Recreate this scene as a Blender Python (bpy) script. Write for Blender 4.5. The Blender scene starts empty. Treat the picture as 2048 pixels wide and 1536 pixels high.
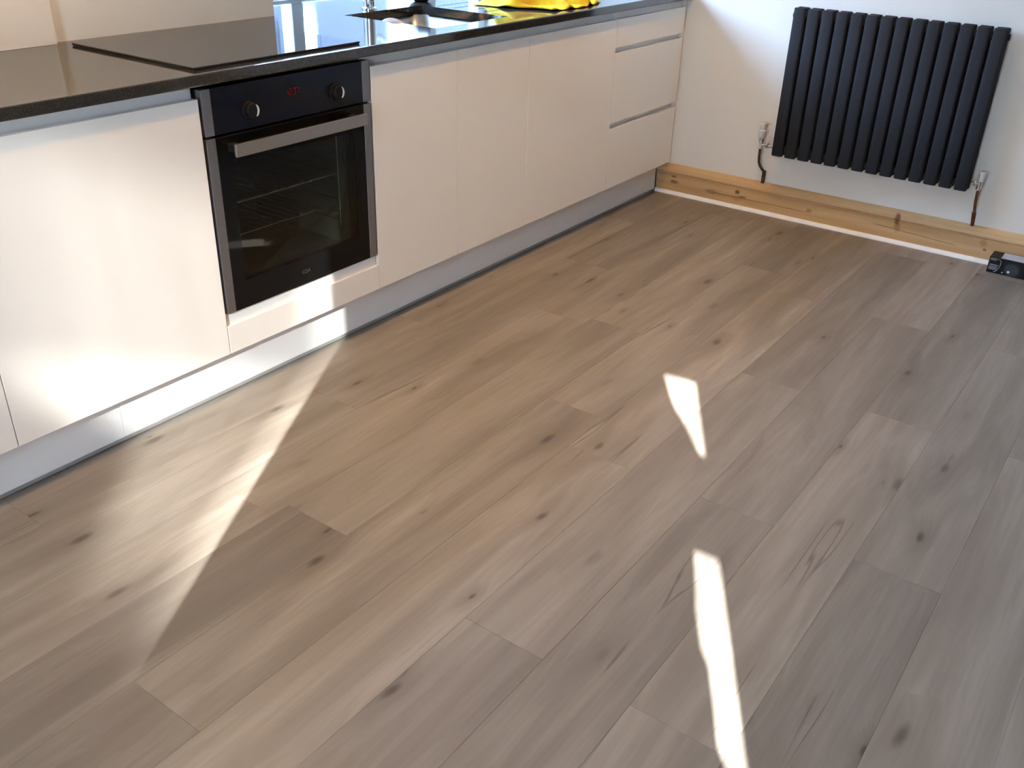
import bpy, bmesh, math, random
from mathutils import Vector, Matrix
random.seed(7)
S = bpy.context.scene
COL = S.collection

# ------------------------------------------------------------------ camera, sky, sun, exposure
cam_d = bpy.data.cameras.new('camera'); cam = bpy.data.objects.new('camera', cam_d); COL.objects.link(cam)
cam_d.sensor_width = 36.0; cam_d.lens = 1884.4 / 2048 * 36.0; cam_d.clip_start = 0.02
RT = Vector((0.58686078, -0.8092312, 0.02719002)); UP = Vector((0.37378577, 0.30055514, 0.87746841)); FW = Vector((0.71824691, 0.50478855, -0.47886312))
CAM = Vector((-4.0782, -1.9749, 1.3492))
m4 = Matrix.Identity(4)
for i in range(3):
    m4[i][0] = RT[i]; m4[i][1] = UP[i]; m4[i][2] = -FW[i]; m4[i][3] = CAM[i]
cam.matrix_world = m4
S.camera = cam

SKY_STRENGTH = 7.9
SUN_STRENGTH = 8.0
LAMP_WARM = 11.8
FILL_PENDANT = 1.5
LAMP_COLOR = (1.0, 0.57, 0.20)
EXPOSURE = 2.8
AZ = math.radians(29.6); TANE = 0.404           # where the sunbeams travel: azimuth from +X, tangent of elevation

w = bpy.data.worlds.new('sky'); S.world = w; w.use_nodes = True
nt = w.node_tree; nt.nodes.clear()
out = nt.nodes.new('ShaderNodeOutputWorld'); bg = nt.nodes.new('ShaderNodeBackground')
tc = nt.nodes.new('ShaderNodeTexCoord'); sp = nt.nodes.new('ShaderNodeSeparateXYZ'); cr = nt.nodes.new('ShaderNodeValToRGB')
nt.links.new(tc.outputs['Generated'], sp.inputs[0]); nt.links.new(sp.outputs['Z'], cr.inputs[0])
cr.color_ramp.elements[0].color = (0.40, 0.62, 1.0, 1); cr.color_ramp.elements[1].color = (0.33, 0.55, 1.0, 1)
nt.links.new(cr.outputs[0], bg.inputs[0]); bg.inputs[1].default_value = SKY_STRENGTH
nt.links.new(bg.outputs[0], out.inputs[0])

sd = bpy.data.lights.new('sun', 'SUN'); so = bpy.data.objects.new('sun', sd); COL.objects.link(so)
sd.energy = SUN_STRENGTH; sd.angle = math.radians(0.25); sd.color = (0.97, 1.0, 0.98)
sdir = Vector((math.cos(AZ), math.sin(AZ), -TANE)).normalized()
so.rotation_euler = sdir.to_track_quat('-Z', 'Y').to_euler(); so.location = (-8, -5, 4)

def portal(name, loc, rot, sx, sy):
    l = bpy.data.lights.new(name, 'AREA'); l.shape = 'RECTANGLE'; l.size = sx; l.size_y = sy; l.cycles.is_portal = True
    o = bpy.data.objects.new(name, l); COL.objects.link(o); o.location = loc; o.rotation_euler = rot
    return o
portal('sky_portal_sink_window', (-1.04, 1.05, 1.46), (math.radians(-90), 0, 0), 1.7, 1.2)

vs = S.view_settings
vs.view_transform = 'Standard'; vs.look = 'None'; vs.exposure = EXPOSURE; vs.gamma = 1.0; vs.use_curve_mapping = False
cy = S.cycles
cy.use_denoising = True; cy.max_bounces = 8; cy.diffuse_bounces = 4; cy.glossy_bounces = 4; cy.transparent_max_bounces = 16
cy.sample_clamp_indirect = 6.0; cy.use_adaptive_sampling = True; cy.adaptive_threshold = 0.06; cy.adaptive_min_samples = 16; cy.caustics_reflective = False; cy.caustics_refractive = False; cy.blur_glossy = 0.5

# ------------------------------------------------------------------ node helpers and materials
class N:
    def __init__(s, name):
        s.m = bpy.data.materials.new(name); s.m.use_nodes = True; s.t = s.m.node_tree; s.t.nodes.clear()
        s.out = s.t.nodes.new('ShaderNodeOutputMaterial')
    def n(s, typ, **k):
        nd = s.t.nodes.new('ShaderNode' + typ)
        for a, b in k.items(): setattr(nd, a, b)
        return nd
    def l(s, a, b): s.t.links.new(a, b)
    def put(s, sock, v):
        if isinstance(v, bpy.types.NodeSocket): s.l(v, sock)
        elif v is not None: sock.default_value = v
    def math(s, op, a, b=None, c=None, clamp=False):
        nd = s.n('Math', operation=op, use_clamp=clamp)
        for i, v in enumerate((a, b, c)): s.put(nd.inputs[i], v)
        return nd.outputs[0]
    def vmul(s, v, k):
        nd = s.n('VectorMath', operation='MULTIPLY'); s.put(nd.inputs[0], v); nd.inputs[1].default_value = k; return nd.outputs[0]
    def vadd(s, v, k):
        nd = s.n('VectorMath', operation='ADD'); s.put(nd.inputs[0], v); s.put(nd.inputs[1], k); return nd.outputs[0]
    def noise(s, v, scale=5.0, detail=4.0, rough=0.55, dist=0.0):
        nd = s.n('TexNoise'); s.put(nd.inputs['Vector'], v); nd.inputs['Scale'].default_value = scale
        nd.inputs['Detail'].default_value = detail; nd.inputs['Roughness'].default_value = rough; nd.inputs['Distortion'].default_value = dist
        return nd.outputs['Fac']
    def ramp(s, f, stops):
        nd = s.n('ValToRGB'); e = nd.color_ramp.elements
        while len(e) < len(stops): e.new(0.5)
        for i, (p, c) in enumerate(stops):
            e[i].position = p; e[i].color = (*c, 1) if len(c) == 3 else c
        s.put(nd.inputs[0], f); return nd.outputs[0]
    def sstep(s, f, a, b, lo=0.0, hi=1.0):
        nd = s.n('MapRange', interpolation_type='SMOOTHSTEP'); s.put(nd.inputs[0], f)
        for i, v in enumerate((a, b, lo, hi)): nd.inputs[i + 1].default_value = v
        return nd.outputs[0]
    def mix(s, f, a, b, mode='MIX'):
        nd = s.n('Mix', data_type='RGBA', blend_type=mode); s.put(nd.inputs[0], f)
        for sock, v in ((nd.inputs[6], a), (nd.inputs[7], b)):
            s.put(sock, (*v, 1) if isinstance(v, tuple) and len(v) == 3 else v)
        return nd.outputs[2]
    def obj(s): return s.n('TexCoord').outputs['Object']
    def pos(s): return s.n('NewGeometry').outputs['Position']
    def bsdf(s, color, rough=0.5, metal=0.0, spec=0.5, bump=None, bstr=0.2, bdist=0.001, coat=0.0, **k):
        p = s.n('BsdfPrincipled')
        s.put(p.inputs['Base Color'], (*color, 1) if isinstance(color, tuple) and len(color) == 3 else color)
        s.put(p.inputs['Roughness'], rough); s.put(p.inputs['Metallic'], metal); s.put(p.inputs['Specular IOR Level'], spec)
        if coat: p.inputs['Coat Weight'].default_value = coat; p.inputs['Coat Roughness'].default_value = 0.04
        for a, v in k.items(): s.put(p.inputs[a.replace('_', ' ')], v)
        if bump is not None:
            b = s.n('Bump'); b.inputs['Strength'].default_value = bstr; b.inputs['Distance'].default_value = bdist
            s.l(bump, b.inputs['Height']); s.l(b.outputs[0], p.inputs['Normal'])
        s.l(p.outputs[0], s.out.inputs[0]); return s.m

def simple(name, color, rough=0.5, metal=0.0, var=0.04, scale=30.0, **k):
    g = N(name); f = g.noise(g.obj(), scale, 3)
    c0 = tuple(max(0, c * (1 - var)) for c in color); c1 = tuple(min(1, c * (1 + var)) for c in color)
    return g.bsdf(g.ramp(f, [(0.3, c0), (0.7, c1)]), rough, metal, **k)

M = {}
def mk_wall(name, col):
    g = N(name); p = g.pos(); a = g.noise(p, 1.6, 4); b = g.noise(p, 140, 4, 0.7)
    c = g.ramp(a, [(0.3, tuple(x * 0.97 for x in col)), (0.7, col)])
    return g.bsdf(c, 0.75, spec=0.25, bump=b, bstr=0.25, bdist=0.002)
M['wall'] = mk_wall('painted_plaster', (0.80, 0.755, 0.675))
M['bouncewall'] = mk_wall('unseen_wall_bounce_tan', (0.44, 0.37, 0.30))  # tan picked for the unseen walls to cut fill and warm the bounce
M['ceil'] = mk_wall('ceiling_paint', (0.76, 0.69, 0.59))
M['gloss'] = simple('gloss_white_cabinet', (0.90, 0.85, 0.775), 0.16, var=0.006, scale=2, spec=0.5)
M['railw'] = simple('satin_white_rail', (0.88, 0.855, 0.81), 0.35, var=0.01, scale=4)
M['plinthw'] = simple('satin_white_plinth', (0.82, 0.80, 0.775), 0.24, var=0.01, scale=3)
M['carcass'] = simple('cabinet_board', (0.72, 0.71, 0.68), 0.5)
def mk_worktop():
    g = N('polished_dark_stone'); p = g.pos(); a = g.noise(p, 420, 2, 0.6); b = g.noise(p, 60, 3)
    c = g.ramp(a, [(0.35, (0.016, 0.015, 0.013)), (0.62, (0.042, 0.038, 0.032)), (0.75, (0.075, 0.068, 0.058))])
    c = g.mix(g.sstep(b, 0.4, 0.7, 0, 0.3), c, (0.02, 0.018, 0.016))
    return g.bsdf(c, 0.07, spec=0.5, IOR=1.75)
M['stone'] = mk_worktop()
M['blackglass'] = simple('black_glass', (0.010, 0.010, 0.011), 0.03, var=0.1, IOR=1.6)
M['doorglass'] = simple('oven_door_black_glass', (0.006, 0.006, 0.006), 0.04, var=0.1, spec=0.2)
M['panelglass'] = simple('control_panel_glass', (0.009, 0.010, 0.016), 0.09, var=0.1, spec=0.22)
def mk_steel(name, col, r, axis):
    g = N(name); v = g.vmul(g.obj(), axis); a = g.noise(v, 60, 3, 0.7)
    return g.bsdf(g.ramp(a, [(0.3, tuple(c * 0.93 for c in col)), (0.7, col)]), r, 1.0, bump=a, bstr=0.05, bdist=0.0005)
M['steel'] = mk_steel('brushed_steel', (0.36, 0.365, 0.385), 0.46, (1, 1, 14))
M['steelh'] = mk_steel('brushed_steel_bar', (0.52, 0.485, 0.45), 0.38, (1, 14, 14))
M['sinksteel'] = mk_steel('sink_steel', (0.52, 0.51, 0.50), 0.27, (10, 10, 1))
M['chrome'] = simple('chrome', (0.78, 0.77, 0.75), 0.08, 1.0, var=0.01)
M['brightwire'] = simple('bright_wire', (0.85, 0.84, 0.8), 0.25, 1.0, var=0.01)
M['enamel'] = simple('dark_enamel', (0.075, 0.080, 0.074), 0.35, var=0.15, scale=200)
M['black'] = simple('black_plastic', (0.012, 0.012, 0.012), 0.4)
M['knobblack'] = simple('knob_black', (0.006, 0.006, 0.007), 0.5, spec=0.2)
M['rad'] = simple('anthracite_powder_coat', (0.019, 0.020, 0.023), 0.74, var=0.15, scale=400, spec=0.22)
M['copper'] = simple('aged_copper', (0.16, 0.065, 0.035), 0.5, 0.6, var=0.4, scale=60)
M['brownpipe'] = simple('tarnished_copper', (0.085, 0.048, 0.022), 0.6, 0.4, var=0.4, scale=60)
M['whiteplastic'] = simple('white_plastic', (0.62, 0.61, 0.59), 0.35)
M['bead'] = simple('white_bead', (0.88, 0.87, 0.85), 0.35)
M['seal'] = simple('plinth_seal_grey', (0.30, 0.29, 0.27), 0.5)
M['shadowgap'] = simple('dark_shadow_strip', (0.03, 0.027, 0.024), 0.7)
M['upvc'] = simple('white_frame', (0.78, 0.79, 0.80), 0.3)
M['plate'] = simple('pale_ceramic', (0.72, 0.66, 0.64), 0.2)
M['pot'] = simple('dark_glazed_ceramic', (0.022, 0.022, 0.016), 0.3, var=0.3)
M['boxblack'] = simple('box_black_print', (0.010, 0.010, 0.012), 0.4, var=0.2, spec=0.2)
M['boxlabel'] = simple('box_pale_label', (0.50, 0.49, 0.56), 0.5)
M['boxgrey'] = simple('box_grey_print', (0.14, 0.14, 0.17), 0.45)
M['boxline'] = simple('box_line_print', (0.36, 0.36, 0.38), 0.5)
M['boxlens'] = simple('box_dark_lens_print', (0.03, 0.042, 0.045), 0.2)
M['subfloor'] = simple('subfloor', (0.05, 0.045, 0.04), 0.8)
M['reflect_screen'] = simple('reflection_screen_tone', (0.021, 0.0185, 0.025), 0.7)  # toned for a lavender reflection in the worktop
M['ground'] = simple('paving', (0.25, 0.25, 0.26), 0.9)
def mk_yellow():
    g = N('yellow_cloth'); a = g.noise(g.obj(), 900, 2); b = g.noise(g.obj(), 9, 3)
    return g.bsdf(g.ramp(b, [(0.40, (0.60, 0.33, 0.006)), (0.58, (0.64, 0.56, 0.015))]), 0.85, spec=0.2, bump=a, bstr=0.3, bdist=0.001)  # amber patches stand in for shading in the folds
M['yellow'] = mk_yellow()
def mk_emit(name, col, st):
    g = N(name); e = g.n('Emission'); e.inputs[0].default_value = (*col, 1); e.inputs[1].default_value = st; g.l(e.outputs[0], g.out.inputs[0]); return g.m
M['led'] = mk_emit('red_led', (1.0, 0.03, 0.05), 0.020)
M['lampglow'] = mk_emit('lamp_diffuser', (1.0, 0.72, 0.45), 2.0)
M['knobglint'] = simple('knob_glint_silver', (0.62, 0.62, 0.60), 0.35)
M['print'] = simple('grey_print', (0.05, 0.05, 0.05), 0.5)
def mk_glass(name, tint, gl=1.0):
    g = N(name); tr = g.n('BsdfTransparent'); tr.inputs[0].default_value = (*tint, 1); gs = g.n('BsdfGlossy'); gs.inputs['Roughness'].default_value = 0.02
    fr = g.n('Fresnel'); fr.inputs[0].default_value = 1.5; mx = g.n('MixShader'); g.l(g.math('MULTIPLY', fr.outputs[0], g.math('SUBTRACT', 1.0, g.n('NewGeometry').outputs['Backfacing'])), mx.inputs[0]); g.l(tr.outputs[0], mx.inputs[1]); g.l(gs.outputs[0], mx.inputs[2])
    g.l(mx.outputs[0], g.out.inputs[0]); return g.m
M['pane'] = mk_glass('clear_pane', (0.94, 0.97, 0.96))
M['ovenpane'] = mk_glass('smoked_oven_glass', (0.60, 0.62, 0.58))

def mk_plank():
    g = N('grey_oak_plank'); ob = g.obj(); rnd = g.n('ObjectInfo').outputs['Random']
    off = g.n('CombineXYZ'); g.l(g.math('MULTIPLY', rnd, 37.0), off.inputs[0]); g.l(g.math('MULTIPLY', rnd, 91.0), off.inputs[1]); g.l(g.math('MULTIPLY', rnd, 13.0), off.inputs[2])
    v = g.vadd(ob, off.outputs[0])
    # knots: sparse cells, stretched along the board
    wob = g.noise(g.vmul(v, (5, 12, 1)), 1.0, 1)
    vo = g.n('TexVoronoi'); vo.voronoi_dimensions = '2D'; vo.feature = 'F1'; vo.inputs['Scale'].default_value = 1.0; vo.inputs['Randomness'].default_value = 1.0
    wv = g.n('CombineXYZ'); g.l(g.math('MULTIPLY', wob, 0.22), wv.inputs[0]); g.l(g.math('MULTIPLY', wob, 0.16), wv.inputs[1])
    nd = g.n('VectorMath', operation='ADD'); g.l(g.vmul(v, (2.7, 7.5, 0.0)), nd.inputs[0]); g.l(wv.outputs[0], nd.inputs[1])
    g.l(nd.outputs[0], vo.inputs['Vector'])
    kd = vo.outputs['Distance']; sc = g.n('SeparateColor'); g.l(vo.outputs['Color'], sc.inputs[0])
    has = g.sstep(sc.outputs[0], 0.62, 0.90)
    size = g.math('MULTIPLY_ADD', sc.outputs[1], 0.085, 0.028)
    kr = g.math('DIVIDE', kd, size)
    core = g.math('MULTIPLY', g.sstep(kr, 0.2, 1.3, 1, 0), has)
    halo = g.math('MULTIPLY', g.sstep(kr, 0.6, 5.5, 1, 0), has)
    # grain bends round the knots
    sx = g.n('SeparateXYZ'); g.l(v, sx.inputs[0])
    cv = g.n('CombineXYZ'); g.l(sx.outputs[0], cv.inputs[0]); g.l(g.math('MULTIPLY_ADD', halo, 0.018, sx.outputs[1]), cv.inputs[1]); g.l(sx.outputs[2], cv.inputs[2])
    gv = cv.outputs[0]
    n1 = g.noise(g.vmul(gv, (1.3, 11.0, 1)), 1.0, 3, 0.55, 0.7)
    n2 = g.noise(g.vmul(gv, (5.0, 120.0, 1)), 1.0, 2, 0.65, 0.0)
    n3 = g.noise(g.vmul(gv, (0.9, 3.0, 1)), 1.0, 1)
    n4 = g.noise(g.vmul(gv, (2.6, 34.0, 1)), 1.0, 3, 0.6, 0.4)
    c = g.ramp(n1, [(0.30, (0.250, 0.212, 0.176)), (0.52, (0.335, 0.290, 0.246)), (0.72, (0.415, 0.366, 0.314))])
    c = g.mix(g.sstep(n4, 0.42, 0.66, 0.0, 0.28), c, (0.225, 0.188, 0.155))
    c = g.mix(g.sstep(n3, 0.55, 0.75, 0.0, 0.45), c, (0.44, 0.395, 0.345))
    c = g.mix(g.sstep(n2, 0.35, 0.75, 0.0, 0.20), c, (0.22, 0.185, 0.155))
    rg = g.math('PINGPONG', g.math('MULTIPLY', n1, 11.0), 1.0)
    c = g.mix(g.sstep(rg, 0.72, 1.0, 0.0, 0.20), c, (0.235, 0.198, 0.165))
    c = g.mix(g.math('MULTIPLY', halo, 0.5), c, (0.20, 0.165, 0.135))
    c = g.mix(g.math('MULTIPLY', core, 0.85), c, (0.088, 0.066, 0.050))
    # thin dark drying cracks, only in places
    cn = g.noise(g.vmul(gv, (0.55, 8.0, 1)), 1.0, 3, 0.5, 0.0)
    cl = g.sstep(g.math('ABSOLUTE', g.math('SUBTRACT', cn, 0.5)), 0.0, 0.009, 1, 0)
    cm = g.sstep(g.noise(g.vmul(v, (1.6, 4.0, 1)), 1.3, 1), 0.60, 0.67)
    crack = g.math('MULTIPLY', cl, cm)
    c = g.mix(g.math('MULTIPLY', crack, 0.6), c, (0.10, 0.078, 0.06))
    tone = g.n('HueSaturation'); g.l(c, tone.inputs['Color']); tone.inputs['Saturation'].default_value = 1.02
    g.l(g.math('MULTIPLY_ADD', g.math('FRACT', g.math('MULTIPLY', rnd, 7.31)), 0.35, 0.585), tone.inputs['Value'])
    h = g.noise(g.vmul(v, (5.0, 120.0, 1)), 1.0, 1)
    return g.bsdf(tone.outputs[0], g.math('MULTIPLY_ADD', n2, 0.14, 0.36), spec=0.42, bump=h, bstr=0.18, bdist=0.0012)
M['plank'] = mk_plank()

def mk_pine():
    g = N('knotty_pine'); p = g.pos(); s3 = g.n('SeparateXYZ'); g.l(p, s3.inputs[0]); Y, Z = s3.outputs[1], s3.outputs[2]
    n1 = g.noise(g.vmul(p, (8, 1.5, 30)), 1.0, 4, 0.5, 0.5); n2 = g.noise(g.vmul(p, (30, 4, 160)), 1.0, 3)
    c = g.ramp(n1, [(0.3, (0.52, 0.31, 0.135)), (0.7, (0.67, 0.45, 0.225))])
    c = g.mix(g.sstep(n2, 0.5, 0.8, 0, 0.3), c, (0.46, 0.26, 0.11))
    wob = g.math('MULTIPLY_ADD', g.noise(g.vmul(p, (1, 30, 60)), 1.0, 3), 0.9, -0.45)
    def blob(y0, z0, ry, rz, k, col, c):
        a = g.math('POWER', g.math('DIVIDE', g.math('SUBTRACT', Y, y0), ry), 2.0); b = g.math('POWER', g.math('DIVIDE', g.math('SUBTRACT', Z, z0), rz), 2.0)
        dd = g.math('ADD', g.math('SQRT', g.math('ADD', a, b)), wob)
        return g.mix(g.math('MULTIPLY', g.sstep(dd, 0.35, 1.0, 1, 0), k), c, col)
    red = (0.16, 0.055, 0.022); dk = (0.10, 0.045, 0.018)
    for q in [(-0.359, 0.075, 0.016, 0.013, 0.85, dk), (-0.386, 0.057, 0.03, 0.006, 0.8, red), (-0.36, 0.045, 0.03, 0.02, 0.5, (0.45, 0.20, 0.10)), (-0.235, 0.052, 0.05, 0.013, 0.5, red),
              (-1.078, 0.105, 0.016, 0.036, 0.85, (0.20, 0.06, 0.02)), (-1.085, 0.07, 0.018, 0.03, 0.45, red), (-1.436, 0.054, 0.010, 0.007, 0.85, dk), (-1.425, 0.08, 0.02, 0.02, 0.35, red),
              (-0.70, 0.06, 0.018, 0.012, 0.45, red), (-0.035, 0.06, 0.03, 0.012, 0.7, dk), (-0.03, 0.085, 0.02, 0.008, 0.7, dk)]:
        c = blob(q[0], q[1], q[2], q[3], q[4], q[5], c)
    def crack(y0, y1, z0, z1, c):   # drying split running along the board
        t = g.math('DIVIDE', g.math('SUBTRACT', Y, y0), y1 - y0)
        zz = g.math('MULTIPLY_ADD', t, z1 - z0, z0)
        zz = g.math('ADD', zz, g.math('MULTIPLY', wob, 0.006))
        ln = g.sstep(g.math('ABSOLUTE', g.math('SUBTRACT', Z, zz)), 0.0005, 0.0026, 1, 0)
        e = g.math('MULTIPLY', g.sstep(t, 0.0, 0.1), g.sstep(t, 0.9, 1.0, 1, 0))
        return g.mix(g.math('MULTIPLY', g.math('MULTIPLY', ln, e), 0.75), c, (0.16, 0.075, 0.03))
    c = crack(-0.23, -0.72, 0.050, 0.050, c); c = crack(-0.97, -1.34, 0.066, 0.046, c)
    return g.bsdf(c, 0.45, spec=0.4, bump=n1, bstr=0.1, bdist=0.001)
M['pine'] = mk_pine()

def mk_sun_patch_mask():
    # unseen sun mask: transparency shaped to put the sun patch on door and floor
    g = N('sun_patch_mask_sheer'); s3 = g.n('SeparateXYZ'); g.l(g.pos(), s3.inputs[0]); Y, Z = s3.outputs[1], s3.outputs[2]
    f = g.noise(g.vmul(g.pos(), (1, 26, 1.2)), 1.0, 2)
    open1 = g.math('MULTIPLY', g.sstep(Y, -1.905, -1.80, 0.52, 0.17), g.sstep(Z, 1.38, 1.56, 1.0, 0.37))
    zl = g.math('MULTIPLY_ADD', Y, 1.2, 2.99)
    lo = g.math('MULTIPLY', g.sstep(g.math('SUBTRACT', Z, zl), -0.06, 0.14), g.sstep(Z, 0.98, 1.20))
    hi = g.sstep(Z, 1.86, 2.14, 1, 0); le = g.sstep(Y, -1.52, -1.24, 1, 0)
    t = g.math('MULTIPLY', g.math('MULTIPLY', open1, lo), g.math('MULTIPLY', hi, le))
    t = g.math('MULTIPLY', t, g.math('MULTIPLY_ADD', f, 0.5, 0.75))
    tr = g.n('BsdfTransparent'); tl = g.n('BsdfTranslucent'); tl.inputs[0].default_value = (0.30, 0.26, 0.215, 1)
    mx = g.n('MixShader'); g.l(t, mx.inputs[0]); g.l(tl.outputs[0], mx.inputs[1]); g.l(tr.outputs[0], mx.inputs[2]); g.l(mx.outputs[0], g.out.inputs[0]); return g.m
M['sun_patch_mask'] = mk_sun_patch_mask()
M['sun_mask_curtain'] = simple('sun_mask_cloth', (0.55, 0.50, 0.44), 0.9)

# ------------------------------------------------------------------ mesh helpers
WL = {}                                             # object -> world position of its origin
def thing(name, label, cat, loc=(0, 0, 0), group=None):
    o = bpy.data.objects.new(name, None); COL.objects.link(o); o.empty_display_size = 0.05
    o.location = loc; WL[o] = Vector(loc); tag(o, label, cat, group); return o
def tag(o, label=None, cat=None, group=None, kind=None):
    for k, v in (('label', label), ('category', cat), ('group', group), ('kind', kind)):
        if v: o[k] = v
    return o
def place(name, me, origin, parent=None):
    o = bpy.data.objects.new(name, me); COL.objects.link(o); origin = Vector(origin)
    o.parent = parent; o.location = origin - (WL[parent] if parent else Vector()); WL[o] = origin; return o
def obj(name, bm, mat, parent=None, smooth=None, base=False, label=None):
    """link a bmesh built in world coordinates as ONE object, origin at its centre (or base)"""
    bm.normal_update()
    lo = Vector([min(v.co[i] for v in bm.verts) for i in range(3)]); hi = Vector([max(v.co[i] for v in bm.verts) for i in range(3)])
    c = (lo + hi) / 2
    if base: c.z = lo.z
    bmesh.ops.translate(bm, verts=bm.verts, vec=-c)
    me = bpy.data.meshes.new(name); bm.to_mesh(me); bm.free(); me.materials.append(M[mat])
    if smooth is not None:
        me.polygons.foreach_set('use_smooth', [True] * len(me.polygons)); me.set_sharp_from_angle(angle=math.radians(smooth))
    o = place(name, me, c, parent)
    if label: o['label'] = label
    return o
def struct(name, bm, mat, **k): return tag(obj(name, bm, mat, **k), kind='structure')
def BM(): return bmesh.new()
def box(bm, x0, x1, y0, y1, z0, z1, bev=0.0, seg=2):
    b = bmesh.new()
    vs = [b.verts.new((x, y, z)) for x in (x0, x1) for y in (y0, y1) for z in (z0, z1)]
    for f in ((0, 1, 3, 2), (4, 6, 7, 5), (0, 4, 5, 1), (2, 3, 7, 6), (0, 2, 6, 4), (1, 5, 7, 3)): b.faces.new([vs[i] for i in f])
    bmesh.ops.recalc_face_normals(b, faces=b.faces)
    if bev: bmesh.ops.bevel(b, geom=b.edges[:], offset=bev, segments=seg, profile=0.5, affect='EDGES', clamp_overlap=True)
    t = bpy.data.meshes.new('t'); b.to_mesh(t); b.free(); bm.from_mesh(t); bpy.data.meshes.remove(t); return bm
def bx(*a, **k): return box(BM(), *a, **k)
def ring(bm, c, ax, r, n=16, r2=None, e=None):
    ax = Vector(ax).normalized(); u = Vector(e) if e else ax.orthogonal(); u = (u - ax * u.dot(ax)).normalized(); v = ax.cross(u); r2 = r if r2 is None else r2
    return [bm.verts.new(Vector(c) + u * (r * math.cos(2 * math.pi * i / n)) + v * (r2 * math.sin(2 * math.pi * i / n))) for i in range(n)]
def skin(bm, rings, cap=True):
    n = len(rings[0])
    for a, b in zip(rings, rings[1:]):
        for i in range(n): bm.faces.new((a[i], a[(i + 1) % n], b[(i + 1) % n], b[i]))
    if cap: bm.faces.new(rings[0][::-1]); bm.faces.new(rings[-1])
def tube(bm, pts, r, n=10):
    pts = [Vector(p) for p in pts]; rs = []; u = None
    for i, p in enumerate(pts):
        d = (pts[min(i + 1, len(pts) - 1)] - pts[max(i - 1, 0)]).normalized()
        u = d.orthogonal() if u is None else (u - d * u.dot(d)).normalized()
        rs.append(ring(bm, p, d, r if not hasattr(r, '__len__') else r[i], n, e=u))
    skin(bm, rs); return bm
def lathe(bm, c, prof, ax=(0, 0, 1), n=28):
    """prof: (radius, distance along axis)"""
    ax = Vector(ax).normalized(); u = ax.orthogonal()
    skin(bm, [ring(bm, Vector(c) + ax * h, ax, max(r, 1e-4), n, e=u) for r, h in prof]); return bm
def prism(bm, poly, axis, a0, a1):
    """poly in the plane normal to axis (x:(y,z), y:(x,z), z:(x,y)), extruded from a0 to a1"""
    f = {'x': lambda p, a: (a, p[0], p[1]), 'y': lambda p, a: (p[0], a, p[1]), 'z': lambda p, a: (p[0], p[1], a)}[axis]
    A = [bm.verts.new(f(p, a0)) for p in poly]; B = [bm.verts.new(f(p, a1)) for p in poly]; n = len(poly)
    bm.faces.new(A); bm.faces.new(B[::-1])
    for i in range(n): bm.faces.new((A[i], B[i], B[(i + 1) % n], A[(i + 1) % n]))
    bmesh.ops.recalc_face_normals(bm, faces=bm.faces); return bm
def heightgrid(bm, xs, ys, top, z0):
    """slab made of cells; top(i, j) is the cell's top height or None for a hole"""
    nx, ny = len(xs) - 1, len(ys) - 1; V = {}
    def v(i, j, z):
        k = (i, j, round(z, 5))
        if k not in V: V[k] = bm.verts.new((xs[i], ys[j], z))
        return V[k]
    T = lambda i, j: top(i, j) if 0 <= i < nx and 0 <= j < ny else None
    for i in range(nx):
        for j in range(ny):
            t = T(i, j)
            if t is None: continue
            bm.faces.new([v(i, j, t), v(i + 1, j, t), v(i + 1, j + 1, t), v(i, j + 1, t)])
            bm.faces.new([v(i, j, z0), v(i, j + 1, z0), v(i + 1, j + 1, z0), v(i + 1, j, z0)])
            for (di, dj, a, b) in ((-1, 0, (i, j + 1), (i, j)), (1, 0, (i + 1, j), (i + 1, j + 1)), (0, -1, (i, j), (i + 1, j)), (0, 1, (i + 1, j + 1), (i, j + 1))):
                q = T(i + di, j + dj); lo = z0 if q is None else q
                if lo < t - 1e-6: bm.faces.new([v(*a, lo), v(*b, lo), v(*b, t), v(*a, t)])
    bmesh.ops.recalc_face_normals(bm, faces=bm.faces); return bm
def wall_with_holes(name, axis, a0, a1, u0, u1, z0, z1, holes, mat='wall'):
    """a wall slab with rectangular holes (u0,u1,z0,z1)"""
    us = sorted({u0, u1, *[h[0] for h in holes], *[h[1] for h in holes]}); zs = sorted({z0, z1, *[h[2] for h in holes], *[h[3] for h in holes]})
    b = BM()
    def t(i, j):
        uc, zc = (us[i] + us[i + 1]) / 2, (zs[j] + zs[j + 1]) / 2
        return None if any(h[0] < uc < h[1] and h[2] < zc < h[3] for h in holes) else a1
    heightgrid(b, us, zs, t, a0)
    for v in b.verts:
        u, z, a = v.co; v.co = (u, a, z) if axis == 'y' else (a, u, z)
    bmesh.ops.recalc_face_normals(b, faces=b.faces)
    return struct(name, b, mat)

# ------------------------------------------------------------------ room shell
YW, XL, YF, ZC = 0.611, -5.6, -4.2, 2.45
floor = struct('floor', bx(XL - 0.2, 0.2, YF - 0.2, YW + 0.2, -0.12, -0.0085), 'subfloor')
struct('ceiling', bx(XL - 0.2, 0.2, YF - 0.2, 1.0, ZC, ZC + 0.15), 'ceil')
struct('wall_right', bx(0, 0.2, YF - 0.2, YW, -0.1, ZC), 'wall')
struct('wall_front', bx(XL, 0, YF - 0.2, YF, -0.1, ZC), 'bouncewall')
WX0, WX1, WZ0, WZ1 = -1.837, -0.30, 0.868, 1.93
wall_with_holes('wall_back', 'y', YW, 1.0, XL, 0.2, -0.1, 4.0, [(WX0, WX1, WZ0, WZ1)])
struct('trim_3', bx(XL, -2.628, 0.579, YW, 0.9025, ZC), 'wall')                      # boxed-out stretch of wall left of the hob
W2 = (-3.45, -1.10, 0.05, 2.22)
wall_with_holes('wall_left', 'x', XL - 0.2, XL, YF - 0.2, YW, -0.1, ZC, [W2], 'bouncewall')

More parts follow.
